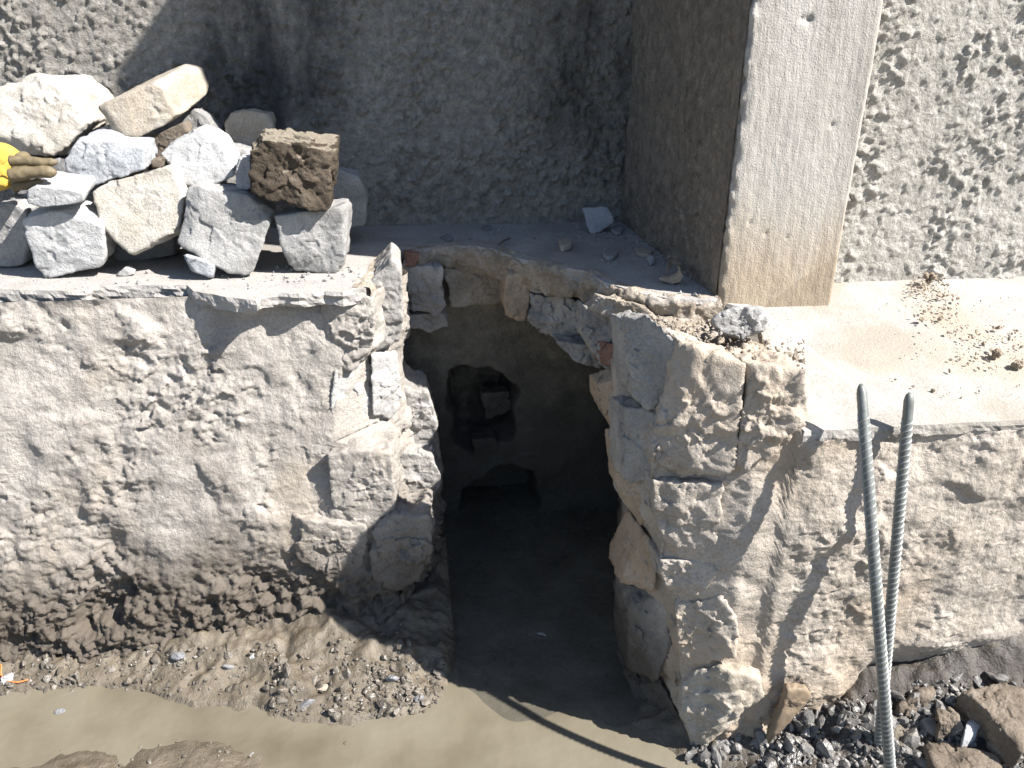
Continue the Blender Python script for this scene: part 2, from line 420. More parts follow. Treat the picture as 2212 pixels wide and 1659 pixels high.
def spaced(a, b, fine0, fine1, df, dc):   # coordinates a..b, spacing df inside [fine0,fine1], dc outside
    L = []
    if fine0 > a: L += list(np.linspace(a, fine0, max(2, int((fine0-a)/dc)+1))[:-1])
    L += list(np.linspace(max(a, fine0), min(b, fine1), int((min(b, fine1)-max(a, fine0))/df)+1))
    if fine1 < b: L += list(np.linspace(fine1, b, max(2, int((b-fine1)/dc)+1))[1:])
    return np.array(L)

# ================================================================== SETTING: ground, mud, water
g = plate('ground', [(-60, -60), (60, -60), (60, 60), (-60, 60)], .3, 'mud', step=1000, zfun=lambda xy: np.full(len(xy), -.10))
tag(g, kind='structure')
wE = [onz(*p, 0)[:2] for p in ((-200, 1500), (0, 1495), (180, 1478), (300, 1490), (420, 1525), (560, 1525), (640, 1560), (760, 1560), (900, 1535), (960, 1500), (985, 1420))]
wx = np.array([p[0] for p in wE]); wy = np.array([p[1] for p in wE])
rE = [onz(*p, 0)[:2] for p in ((1360, 1560), (1400, 1590), (1440, 1610), (1480, 1640), (1560, 1665), (1600, 1760))]
rx = np.array([p[0] for p in rE]); ry = np.array([p[1] for p in rE])
def mud_h(x, y):
    p = np.stack([x, y, 0*x], -1)
    n = fbm(p*7, 4)*.016 + fbm(p*28, 3)*.006
    e = np.interp(x, wx, wy)
    lb = np.clip((y-e)*.30, -.05, .11) + .01*(y > e) + .018*fbm(p*11+4, 3)*sstep(.0, .1, y-e)
    lb = np.where(x > wx[-1], -.07, lb)
    # flats just awash at the near left
    flat = .021*sstep(-.05, -.50, x)*sstep(1.80, 1.50, y)*sstep(-.3, .2, fbm(p*3.2+3, 2)+.10) - .05*(1-sstep(-.10, -.55, x)*sstep(1.75, 1.45, y))
    left = np.maximum(lb, flat)
    # right bank: distance to the right of the water line
    ex = np.interp(-y, -ry, rx)
    rb = np.clip((x-ex)*.38, -.05, .05) + np.clip((x-ex-.12)*.34, 0, .235)*sstep(1.08, 1.40, y) + .022*fbm(p*13+8, 3)*sstep(.1, .3, x-ex)
    rb = np.where(y > ry[0], np.clip((x-(.54+.25*(y-ry[0])))*.3, -.05, .05), rb)
    h = np.maximum(left, np.where(x > .2, rb, -.07))
    near = -.07 + .12*sstep(.75, .35, y)
    return np.maximum(h, near) + n*np.where(h > .02, 1.3, .5)
gx = spaced(-2.2, 2.4, -1.7, 1.9, .006, .05); gy = spaced(-1.0, 2.75, .95, 2.12, .0055, .04)
GX, GY = np.meshgrid(gx, gy, indexing='ij'); GZ = mud_h(GX, GY)
P = np.stack([GX, GY, GZ], -1)
o = mesh_obj('mud', P.reshape(-1, 3), grid_faces(*GX.shape), 'mud', origin=(0, 0, 0)); tag(o, kind='structure')
wat = mesh_obj('water', [(-2.2, -.9, 0), (2.3, -.9, 0), (2.3, 2.7, 0), (-2.2, 2.7, 0)], [(0, 1, 2, 3)], 'water', origin=(0, 0, 0)); tag(wat, kind='structure')

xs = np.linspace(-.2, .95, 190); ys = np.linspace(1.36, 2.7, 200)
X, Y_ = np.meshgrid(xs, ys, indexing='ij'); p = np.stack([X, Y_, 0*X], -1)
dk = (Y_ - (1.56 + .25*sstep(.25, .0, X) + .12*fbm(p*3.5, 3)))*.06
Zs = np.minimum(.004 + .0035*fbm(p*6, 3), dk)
o = mesh_obj('shade_sheet', np.stack([X, Y_, Zs], -1).reshape(-1, 3), grid_faces(*X.shape), 'shade_sheet', origin=(0, 0, 0)); tag(o, kind='structure')  # dark sheet laid over the water: chamber shade put into the colour
# ================================================================== RECESS WALLS AND PILLAR
def cast_disp(P, amp):
    n1 = fbm(P*3.0, 2)*.006
    lump = sstep(.0, .75, fbm(P*40+9, 3, .6)); l2 = sstep(.1, .6, fbm(P*85+4, 2))
    m = .45+.55*sstep(-.3, .3, fbm(P*5+2, 2))
    return n1 + amp*m*(lump*.011 + l2*.0045 + fbm(P*20, 3, .6)*.004)
xs = spaced(-2.3, XP0+.02, -1.95, XP0+.02, .006, .05); zs = spaced(-.12, 3.2, LEDGE-.02, 2.0, .006, .06)
X, Z = np.meshgrid(xs, zs, indexing='ij'); P = np.stack([X, np.full_like(X, YB), Z], -1)
w = empty('roughcast_wall', (-.6, YB, 0), 'shaded dark grey roughcast wall at the back of the recess behind the stone pile', 'wall')
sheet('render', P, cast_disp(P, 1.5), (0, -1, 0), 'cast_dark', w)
# side wall of the recess: its top climbs towards the pillar
ys = np.linspace(YP+.008, YB+.02, 150); vz = spaced(0, 1, 0, .42, .0032, .02)
Yg, T = np.meshgrid(ys, vz, indexing='ij'); top = EYE + S*np.interp(Yg, [YP, YB], [2.71, 1.74])
X = np.interp(Yg, [YP, YB], [XP0-.003, 1.212*S])
P = np.stack([X, Yg, -.1 + T*(top+.1)], -1)
w = empty('roughcast_wall', (XP0, (YP+YB)/2, 0), 'shaded roughcast return wall running back from the plastered pillar', 'wall')
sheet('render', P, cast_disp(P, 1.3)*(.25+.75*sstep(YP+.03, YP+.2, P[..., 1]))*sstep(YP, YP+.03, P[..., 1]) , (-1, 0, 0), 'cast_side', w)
mesh_obj('wall_top', np.array([(XP0, YP+.03, EYE+2.71*S), (XP0+.25, YP+.03, EYE+2.71*S), (XP0+.25, YB, EYE+1.74*S), (1.212*S, YB, EYE+1.74*S)]), [(0, 1, 2, 3)], 'cast_side', w)
# sunlit wall right of the pillar
xs = spaced(XP1-.02, 2.9, XP1-.02, 2.3, .0048, .05); zs = spaced(-.1, EYE+1.9*S, LEDGE-.03, 1.95, .0048, .06)
X, Z = np.meshgrid(xs, zs, indexing='ij'); P = np.stack([X, np.full_like(X, YW), Z], -1)
w = empty('roughcast_wall', (1.6, YW, 0), 'sunlit pale roughcast wall standing on the apron right of the pillar', 'wall')
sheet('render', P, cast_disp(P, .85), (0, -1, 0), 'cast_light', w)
# pillar
path = resample(np.array([(XP0, YW+.05), (XP0, YP+.006), (XP0+.006, YP), (XP1-.006, YP), (XP1, YP+.006), (XP1, YW+.05)]), .004, closed=False)
zs = spaced(LEDGE-.05, EYE+2.71*S, LEDGE-.05, 1.8, .006, .06)
P = np.stack([np.repeat(path[:, :1], len(zs), 1), np.repeat(path[:, 1:], len(zs), 1), np.repeat(zs[None], len(path), 0)], -1)
edge = np.exp(-((P[..., 0]-XP0)/.012)**2)*np.exp(-((P[..., 1]-YP)/.015)**2)
dz = fbm(P*np.array([10, 10, 3.]), 2)*.0025 + fbm(P*70, 2)*.0008 + edge*(fbm(P*30, 3)*.010-.004 - .012*sstep(.35, .7, fbm(P*14, 2)))
for (hx, hy, hr) in ((1734, 40, .006), (1746, 42, .008), (1752, 43, .005), (1620, 480, .004), (1655, 505, .005), (1700, 512, .004), (1798, 270, .006), (1590, 300, .004)):
    q_ = ony(hx, hy, YP); dz = dz - .006*np.exp(-(((P[..., 0]-q_[0])**2 + (P[..., 2]-q_[2])**2)/hr**2))*(P[..., 1] < YP+.005)
pil = empty('pillar', ((XP0+XP1)/2, YP, LEDGE), 'smooth plastered concrete pillar with tan damp foot between the two walls', 'pillar')
sheet('shaft', P, dz, (-.3, -1, 0), 'pier', pil)
mesh_obj('pillar_top', np.array([(XP0, YP, EYE+2.71*S), (XP1, YP, EYE+2.71*S), (XP1, YW+.05, EYE+2.71*S), (XP0, YW+.05, EYE+2.71*S)]), [(0, 1, 2, 3)], 'pier', pil)

# ================================================================== LEFT WALL
def masonry_disp(P, rough, seed=0.0, crumble=None):
    Q = P + seed
    big = fbm(Q*3.0, 2)*.014 + fbm(Q*8.0+2, 2)*.007
    wq = Q + .06*np.stack([fbm(Q*5, 3), fbm(Q*5+5, 3), fbm(Q*5+11, 3)], -1)
    f1, ed, idv = cells(wq*np.array([5.6, 4.5, 7.0]))
    stone = sstep(.0, .45, ed)*(idv*.020-.006)                        # some stones stand proud of the smeared mortar
    mk_ = sstep(-.32, .36, fbm(Q*3.6+7, 3) + .30*(idv-.5))
    Qd = Q + .012*np.stack([fbm(Q*30, 2), 0*Q[..., 0], fbm(Q*30+8, 2)], -1)
    rgh = fbm(Qd*np.array([17, 17, 21]), 5, .62)*.0105 - .006*sstep(.15, .55, fbm(Qd*13+3, 3))
    rgh = rgh*.70 + facets(Qd*np.array([19, 19, 23]))*.009 + facets(Qd*55)*.0025
    d = big + stone + rough*mk_*rgh + (1-mk_)*(fbm(Q*20, 4, .6)*.0034 + .0016*facets(Q*34)) + fbm(Q*95, 2)*.0013*(.4+mk_)
    if crumble is not None: d = d + crumble*(fbm(Q*15+50, 5, .65)*.022 - .035*sstep(.2, .5, fbm(Q*6+21, 3)) + facets(Qd*24)*.014 + facets(Qd*55)*.007)
    return d
zs = np.linspace(-.10, LEDGE-.016, 265)
yl = lambda z: YL - .17*np.clip((LEDGE-z)/LEDGE, 0, 1.2)              # battered face
rows = [(560, 805, 868, 875), (625, 805, 868, 875), (700, 805, 872, 875), (755, 800, 862, 868), (790, 735, 858, 870), (870, 728, 860, 930), (930, 722, 850, 942),
        (955, 722, 838, 944), (975, 838, 850, 946), (1050, 848, 862, 948), (1095, 838, 872, 952), (1125, 905, 936, 958), (1200, 922, 945, 965),
        (1260, 905, 945, 972), (1300, 880, 960, 978), (1400, 880, 950, 972), (1480, 900, 950, 975), (1700, 900, 950, 975)]
def rowfit(rows, k, Yf):
    zz, xx = [], []
    for r in rows:
        z = .5
        for _ in range(12): z = ony(r[k], r[0], Yf(z))[2]
        p = ony(r[k], r[0], Yf(z)); zz.append(p[2]); xx.append(p[0])
    zz = np.array(zz)[::-1]; xx = np.array(xx)[::-1]
    return lambda z: np.interp(z, zz, xx)
xe = rowfit(rows, 1, lambda z: yl(z)); xm = rowfit(rows, 2, lambda z: yl(z)+.16); xi = rowfit(rows, 3, lambda z: yl(z)+.36)
cols = []
for x in spaced(-2.3, 0.0, -1.95, 0.0, .0048, .05):
    f = max(0.0, (x+.30)/.30); cols.append(np.stack([(x if f == 0 else -.30 + f*(xe(zs)+.30)) + 0*zs, yl(zs), zs], -1))
for t in np.linspace(0, 1, 40)[1:]:
    cols.append(np.stack([xe(zs)+t*(xm(zs)-xe(zs)), yl(zs)+.16*t, zs], -1))
for t in np.linspace(0, 1, 44)[1:]:
    cols.append(np.stack([xm(zs)+t*(xi(zs)-xm(zs)), yl(zs)+.16+.20*t, zs], -1))
for t in np.linspace(0, 1, 8)[1:]:
    cols.append(np.stack([xi(zs)-.10*t, yl(zs)+.36+.25*t, zs], -1))
P = np.array(cols)
lw = empty('stone_wall', (-.6, YL, 0), 'low mortar-smeared rubble wall under the stone pile, its broken end facing the sun', 'wall')
sheet('mortar_face', P, masonry_disp(P, 1.15, 0, sstep(.36, .12, P[..., 2]+.12*fbm(P*3, 2))), (0, -1, 0), 'wall_left', lw)
def stones(parent, specs):
    for k, (poly, Y, dep, mat, amp, kw) in enumerate(specs):
        rock('stone', block_pts(poly, Y, dep, **kw), mat, parent, level=6, p=90, cuts=3, chips=.35, amp=amp*.95, freq=20, seed=k+3*len(poly)+int(Y*100))
yl_ = lambda y: float(yl(max(0, min(LEDGE, ony(800, y, YL)[2]))))
stones(lw, [
    ([(690, 655), (800, 640), (806, 700), (800, 772), (770, 800), (700, 790)], yl_(720)-.012, .16, 'wall_left', .010, dict(shrink=.95, shift=.012)),
    ([(722, 796), (775, 782), (840, 785), (852, 880), (836, 955), (725, 955), (712, 880)], yl_(880)-.004, .14, 'jamb_pale', .007, dict(shrink=.9, obr=.85)),
    ([(708, 985), (760, 972), (846, 975), (852, 1060), (846, 1110), (800, 1142), (715, 1100)], yl_(1050)-.02, .15, 'wall_left', .007, dict(shrink=.97, shift=.02)),
    ([(792, 1165), (850, 1115), (930, 1115), (937, 1150), (930, 1210), (905, 1262), (850, 1280), (800, 1255)], yl_(1190)-.015, .15, 'wall_left', .012, dict(shrink=.95, shift=.01)),
    ([(630, 1120), (790, 1138), (785, 1235), (755, 1256), (640, 1210)], yl_(1190)-.002, .12, 'wall_left', .010, dict()),
    ([(770, 640), (846, 560), (868, 580), (872, 690), (862, 740), (812, 760)], yl_(680)+.06, .20, 'jamb', .007, dict(shrink=.95)),
    ([(800, 770), (858, 765), (866, 860), (850, 905), (805, 900)], yl_(830)+.05, .14, 'jamb_pale', .007, dict(shrink=.9, obr=.8)),
    ([(852, 830), (925, 850), (945, 915), (930, 960), (850, 965)], yl_(900)+.22, .16, 'jamb', .008, dict(shrink=.95)),
    ([(850, 975), (935, 985), (955, 1040), (935, 1075), (862, 1090)], yl_(1030)+.18, .16, 'jamb', .008, dict(shrink=.95)),
    ([(860, 1295), (940, 1270), (975, 1300), (960, 1400), (880, 1420), (850, 1360)], yl_(1340)+.06, .18, 'jamb', .009, dict(shrink=.95)),
])

# ================================================================== RIGHT WALL
rrows = [(640, 1480, 1420, 1400), (737, 1472, 1400, 1370), (850, 1464, 1395, 1330), (930, 1442, 1390, 1330), (980, 1412, 1385, 1335), (1050, 1412, 1385, 1340), (1120, 1430, 1400, 1375), (1160, 1440, 1405, 1392),
         (1200, 1428, 1395, 1365), (1250, 1445, 1390, 1355), (1290, 1464, 1400, 1360), (1400, 1468, 1400, 1352), (1500, 1480, 1410, 1352), (1610, 1496, 1420, 1362), (1800, 1500, 1430, 1370)]
XK = 1.13*S
def ob(x): return np.clip((XK-np.asarray(x))*.50, 0, .075)               # the end of the wall turns away
YRE = YR+.075
rx_e = rowfit(rrows, 1, lambda z: YRE); rx_m = rowfit(rrows, 2, lambda z: YRE+.12); rx_i = rowfit(rrows, 3, lambda z: YRE+.27)
v = np.linspace(0, 1, 300)
def ztop(x): return np.where(x < ony(1748, 850, YR)[0], LEDGE+.02, slab_z(YR)-.022)
cols = []
for xg in [np.full(300, q) for q in ()]: pass
def col(X, Y, zt): return np.stack([X, np.full_like(v, 1.0)*Y, -.1 + v*(zt+.1)], -1)
zz = -.1 + v*(LEDGE-.085+.1)
for t in np.linspace(1, 0, 8)[:-1]: cols.append(np.stack([rx_i(zz)+.16*t, YRE+.27+.70*t+0*v, zz], -1))
for t in np.linspace(1, 0, 46)[:-1]: cols.append(np.stack([rx_m(zz)+t*(rx_i(zz)-rx_m(zz)), YRE+.12+.15*t+0*v, zz], -1))
for t in np.linspace(1, 0, 36)[:-1]: cols.append(np.stack([rx_e(zz)+t*(rx_m(zz)-rx_e(zz)), YRE+.12*t+0*v, zz], -1))
XR_SLAB = ony(1742, 915, YR)[0]
for x in spaced(0, 2.1, 0, 1.5, .0040, .05):
    f = min(1.0, x/.25); X = rx_e(zz)*(1-f) + (x+.53)*f
    k = sstep(XR_SLAB-.03, XR_SLAB+.005, X[-1])
    zt = (LEDGE-.06)*(1-k) + (slab_z(YR)-.021)*k
    z2 = -.1 + v*(zt+.1); XX = rx_e(z2)*(1-f)+(x+.53)*f; cols.append(np.stack([XX, YR + ob(XX) + .010*(1-k), z2], -1))
P = np.array(cols)
rw = empty('stone_wall', (1.2, YR, 0), 'sunlit rubble wall beneath the sloping apron, crossed by the shadows of the steel bars', 'wall')
und = sstep(.30, .16, P[..., 2])*sstep(.95, 1.15, P[..., 0])
sheet('mortar_face', P, masonry_disp(P, .48, 4.2, .5*sstep(.25, .0, P[..., 2])) - .05*und, (-.2, -1, 0), 'wall_right', rw)
stones(rw, [
    ([(1474, 738), (1614, 786), (1604, 880), (1570, 1020), (1480, 1035), (1412, 1010), (1412, 975), (1458, 900)], YR-.006, .15, 'wall_right', .009, dict(shrink=.96, yfun=ob, rise=-.015)),
    ([(1622, 792), (1745, 797), (1750, 900), (1690, 980), (1585, 1020), (1610, 900)], YR-.004, .17, 'wall_right', .010, dict(shrink=.96, yfun=ob, rise=-.015)),
    ([(1412, 1040), (1480, 1045), (1565, 1045), (1545, 1210), (1450, 1200), (1428, 1150), (1408, 1090)], YR-.005, .16, 'wall_right', .008, dict(shrink=.96, yfun=ob, rise=-.015)),
    ([(1424, 1210), (1545, 1215), (1550, 1240), (1500, 1290), (1455, 1288), (1426, 1240)], YR-.007, .14, 'wall_right', .007, dict(shrink=.96, yfun=ob, rise=-.015)),
    ([(1462, 1300), (1560, 1290), (1600, 1340), (1590, 1420), (1475, 1440), (1460, 1380)], YR-.006, .15, 'wall_right', .009, dict(shrink=.96, yfun=ob, rise=-.015)),
    ([(1480, 1460), (1560, 1440), (1650, 1465), (1640, 1540), (1560, 1600), (1498, 1615), (1470, 1540)], YR-.02, .16, 'st_tan', .009, dict(shrink=.96, yfun=ob, rise=-.015)),
    # stones of the cut end, in shade
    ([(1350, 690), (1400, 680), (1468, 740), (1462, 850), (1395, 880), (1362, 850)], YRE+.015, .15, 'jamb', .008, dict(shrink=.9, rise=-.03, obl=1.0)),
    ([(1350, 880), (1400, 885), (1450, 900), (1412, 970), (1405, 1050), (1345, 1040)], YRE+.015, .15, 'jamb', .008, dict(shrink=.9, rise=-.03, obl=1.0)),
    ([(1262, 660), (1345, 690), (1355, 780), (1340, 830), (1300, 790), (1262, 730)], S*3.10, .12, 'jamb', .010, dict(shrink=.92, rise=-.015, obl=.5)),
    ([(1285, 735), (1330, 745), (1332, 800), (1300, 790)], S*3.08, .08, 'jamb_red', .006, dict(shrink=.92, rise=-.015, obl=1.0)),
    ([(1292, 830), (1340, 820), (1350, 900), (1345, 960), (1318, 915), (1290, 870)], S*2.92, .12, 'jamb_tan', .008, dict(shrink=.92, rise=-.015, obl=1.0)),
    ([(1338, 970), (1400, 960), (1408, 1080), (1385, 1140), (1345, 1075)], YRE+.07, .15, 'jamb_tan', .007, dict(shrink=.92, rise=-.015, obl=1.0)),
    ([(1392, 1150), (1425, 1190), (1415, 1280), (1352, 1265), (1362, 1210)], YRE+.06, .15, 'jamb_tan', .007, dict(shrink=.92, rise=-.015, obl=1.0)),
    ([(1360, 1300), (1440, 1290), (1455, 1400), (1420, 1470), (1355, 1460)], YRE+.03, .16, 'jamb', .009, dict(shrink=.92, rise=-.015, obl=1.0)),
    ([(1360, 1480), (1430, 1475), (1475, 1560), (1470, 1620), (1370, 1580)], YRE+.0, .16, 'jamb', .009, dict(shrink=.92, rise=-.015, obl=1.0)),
])

# ================================================================== SLABS (ledge in the recess and apron on the right)
def pz(L): return [tuple(onz(x, y, LEDGE)[:2]) for x, y in L]
front = pz([(0, 625), (184, 630), (196, 621), (255, 618), (330, 616), (405, 616), (416, 629), (480, 640), (552, 650), (560, 638), (600, 632), (645, 636), (700, 629), (740, 632), (790, 622), (803, 604), (822, 590), (826, 572)])
rim = pz([(846, 548), (874, 536), (904, 541), (940, 533), (984, 531), (1030, 532), (1064, 537), (1100, 551), (1124, 559), (1164, 567), (1215, 577), (1264, 585), (1304, 609), (1344, 622), (1384, 634), (1430, 642), (1464, 647), (1520, 648), (1556, 646)])
outline = [(-2.3, YL+.02)] + front + rim + [(XP0+.03, YB-.0), (-2.3, YB-.0)]
ls = empty('concrete_ledge', (-.4, 2.4, LEDGE), 'dusty concrete ledge carrying the stone pile, its rim broken above the hole', 'ledge')
plate('screed', outline, .034, 'concrete', ls, jit=.007, step=.009, zfun=lambda xy: np.full(len(xy), LEDGE), rows=5)
c0 = np.array([.25, 2.0])
inner = [tuple(np.array(p) + (np.array([.3, 2.95])-np.array(p))*.045) for p in rim]
bed = [tuple(onz(826, 575, LEDGE)[:2])] + inner + [(XP0+.02, YB-.02), (-.09, YB-.02)]
plate('mortar_bedding', bed, .055, 'bedding', ls, jit=.014, step=.008, zfun=lambda xy: np.full(len(xy), LEDGE-.036), rows=5, seed=3)
def rim_strip(name, path, parent, seed, prof, amp, mat):
    q = resample(path, .004, closed=False)
    k = np.ones(9)/9; qs = np.stack([np.convolve(np.pad(q[:, i], 4, 'edge'), k, 'valid') for i in (0, 1)], -1)
    T_ = np.gradient(qs, axis=0); T_ /= np.linalg.norm(T_, axis=1)[:, None]; Nn = np.c_[T_[:, 1], -T_[:, 0]]
    pr = resample(prof, .004, closed=False)
    wob = 1+.45*fbm(np.c_[q, np.full(len(q), seed)]*9, 3)
    P = np.stack([np.stack([q[:, 0]+Nn[:, 0]*a_, q[:, 1]+Nn[:, 1]*a_, LEDGE+b_*(wob if b_ < -.01 else np.ones(len(q)))], -1) for a_, b_ in pr], 1)
    P = P + 0.0
    edge_fade = sstep(0, 4, np.arange(len(pr)))[None]
    dd = edge_fade*(fbm((P+seed)*16, 4, .6)*amp + fbm((P+seed)*60, 3, .6)*amp*.35 - amp*sstep(.1, .5, fbm((P+seed)*11, 2)))
    N_, fl = sheet_normals(P, (0, -1, -.3)); V = P+N_*dd[..., None]
    return mesh_obj(name, V.reshape(-1, 3), grid_faces(P.shape[0], P.shape[1], fl), mat, parent)
PROF = [(-.035, .0015), (-.006, .0008), (.006, -.004), (.012, -.016), (.009, -.034), (.004, -.055), (-.010, -.078), (-.05, -.088)]
rim_strip('broken_rim', np.array([front[-4]]+front[-3:]+rim), ls, 2.0, PROF, .011, 'bedding')
def ps(L): return [tuple(onslab(x, y)[:2]) for x, y in L]
apr = ps([(1556, 650), (1620, 668), (1640, 700), (1650, 740), (1690, 790), (1705, 850), (1715, 903), (1725, 918), (1738, 930), (1800, 927), (1850, 924), (1960, 918), (2100, 911), (2212, 906)]) + [(2.6, YR-.012), (2.6, YW+.02), (XP0+.03, YW+.02)]
MAT['apron'] = rough_mat('apron_concrete', (.265, .247, .222), (.335, .314, .283), (.39, .367, .333), 9, 200, .0012, .0012, stain=(.27, .235, .19),
    blobs=[(onslab(2030, 650), (.12, .22, .3), (.34, .28, .21), .8), (onslab(2150, 760), (.2, .18, .3), (.34, .28, .21), .8), (onslab(1830, 780), (.2, .1, .3), (.42, .36, .28), .4), (onslab(1610, 720), (.07, .10, .3), (.30, .27, .23), 1.0)])
rs = plate('concrete_apron', apr, .024, 'apron', jit=.004, step=.009, zfun=lambda xy: slab_z(xy[:, 1])-.002, rows=4, seed=9)
tag(rs, 'sun-bleached sloping concrete apron at the foot of the pillar', 'apron')

# ================================================================== CHAMBER behind the hole
xs = np.linspace(-.25, 1.0, 230); zs = np.linspace(-.15, LEDGE-.04, 190)
X, Z = np.meshgrid(xs, zs, indexing='ij'); P = np.stack([X, np.full_like(X, YC), Z], -1)
ch = empty('chamber_wall', (.3, YC, 0), 'dark inner wall of the culvert with a knocked-through hole above a pipe mouth', 'wall')
hc = ony(1042, 885, YC); pc = ony(1085, 1075, YC)
d = masonry_disp(P, .6, 8.0)*.6
hd = (np.abs((X-hc[0])/(.105+.045*fbm(P*8, 3)))**3 + np.abs((Z-hc[2])/(.135+.05*fbm(P*8+4, 3)))**3)**(1/3.)
d = d - .17*sstep(1.12, .86, hd)*(1+.25*fbm(P*14, 3))
pr = np.hypot(X-pc[0], (Z-.05)*1.0)/(.135+.02*fbm(P*10+2, 3))
d = d - .19*sstep(1.10, .92, pr)*(1-sstep(1.06, .94, hd))
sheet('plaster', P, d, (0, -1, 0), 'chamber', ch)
stones(ch, [
    ([(1040, 850), (1100, 845), (1104, 890), (1050, 905)], YC+.06, .08, 'chamber', .008, {}),
    ([(1020, 950), (1070, 945), (1080, 970), (1025, 980)], YC-.01, .10, 'chamber', .006, {}),
])
# pipe body
th = np.linspace(0, 2*math.pi, 49); V = []
for (r_, yy) in ((.150, YC+.03), (.150, YC+.19), (.165, YC+.19), (.165, YC+.03)): V += [(pc[0]+r_*math.cos(t), yy, .05+r_*math.sin(t)) for t in th[:-1]]
F = []
for k in range(4):
    for j in range(48): F.append((k*48+j, k*48+(j+1) % 48, ((k+1) % 4)*48+(j+1) % 48, ((k+1) % 4)*48+j))
V.append((pc[0], YC+.18, .05)); 
pp = mesh_obj('drain_pipe', V, F, 'chamber'); tag(pp, 'dark round pipe mouth at the waterline inside the culvert', 'pipe')
# stones hanging in the broken edge under the ledge
hs = empty('broken_masonry', (.3, YC-.15, LEDGE-.3), 'ragged stones still stuck beneath the broken rim of the ledge', 'masonry')
def S_(u): return u*S
stones(hs, [
    ([(872, 578), (955, 578), (962, 660), (948, 682), (885, 672)], S_(3.80), .12, 'jamb', .010, dict(shrink=.95)),
    ([(958, 580), (1090, 586), (1096, 640), (1060, 660), (975, 662)], S_(3.92), .10, 'bedding', .008, dict(shrink=.95)),
    ([(1096, 590), (1143, 592), (1146, 640), (1134, 698), (1096, 690), (1088, 650)], S_(3.66), .13, 'jamb_tan', .006, dict(shrink=.95)),
    ([(1146, 636), (1210, 640), (1264, 655), (1266, 720), (1215, 742), (1150, 705)], S_(3.52), .12, 'jamb', .012, dict(shrink=.95, obl=.4)),
    ([(880, 680), (965, 676), (968, 705), (930, 722), (885, 708)], S_(3.84), .10, 'jamb', .006, dict(shrink=.95)),
    ([(1196, 735), (1290, 750), (1300, 800), (1240, 775)], S_(3.40), .12, 'jamb', .010, dict(shrink=.95, obl=.4)),
    ([(1300, 640), (1400, 660), (1420, 690), (1340, 700), (1270, 668)], S_(3.00), .10, 'bedding', .009, dict(shrink=.9, obl=.5, rise=-.02)),
    ([(872, 545), (908, 548), (900, 575), (874, 578)], S_(3.78), .06, 'jamb_red', .005, dict(shrink=.9)),
])

# ================================================================== PILE OF STONES ON THE LEDGE
def zc(L): return [(x*.375, 83+y*.375) for x, y in L]
def yb(x, y): return float(onz(x*.375, 83+y*.375, LEDGE)[1])
G = 'stones piled on the ledge'
pile = [
 ('I', [(-60, 960), (60, 945), (150, 990), (170, 1290), (90, 1320), (-60, 1330)], 1325, .16, 'st_grey', 'grey stone wedged under the work glove beside the front row of the pile', dict(), .006),
 ('H', [(125, 1045), (240, 1000), (430, 995), (590, 1070), (610, 1295), (440, 1350), (260, 1390), (205, 1340), (150, 1130)], 1385, .19, 'st_white', 'pale rounded front-row block, half in shade, under the thin flat slab', dict(rise=.02), .007),
 ('K', [(1580, 1025), (1700, 1010), (1985, 965), (2005, 1000), (1980, 1330), (1940, 1362), (1690, 1350), (1640, 1275)], 1360, .17, 'st_grey', 'rough grey cube on the ledge under the soil-caked dark stone', dict(shift=.015), .008),
 ('J', [(1070, 865), (1100, 845), (1260, 880), (1420, 900), (1572, 1000), (1560, 1060), (1460, 1350), (1400, 1395), (1215, 1345), (1060, 1235), (1015, 1180)], 1395, .15, 'st_grey', 'large upright grey slab leaning in the middle of the front row', dict(tilt=.25), .007),
]
for nm, poly, yb_, dep, mat, lab, kw, amp in pile:
    Y = yb(np.mean([p[0] for p in poly]), yb_)
    tag(rock('stone_block', block_pts(zc(poly), Y, dep, **kw), mat, level=6, p=90, cuts=9, amp=amp*.62, freq=17, chips=.4, seed=len(poly)+ord(nm)), lab, 'stone', G)
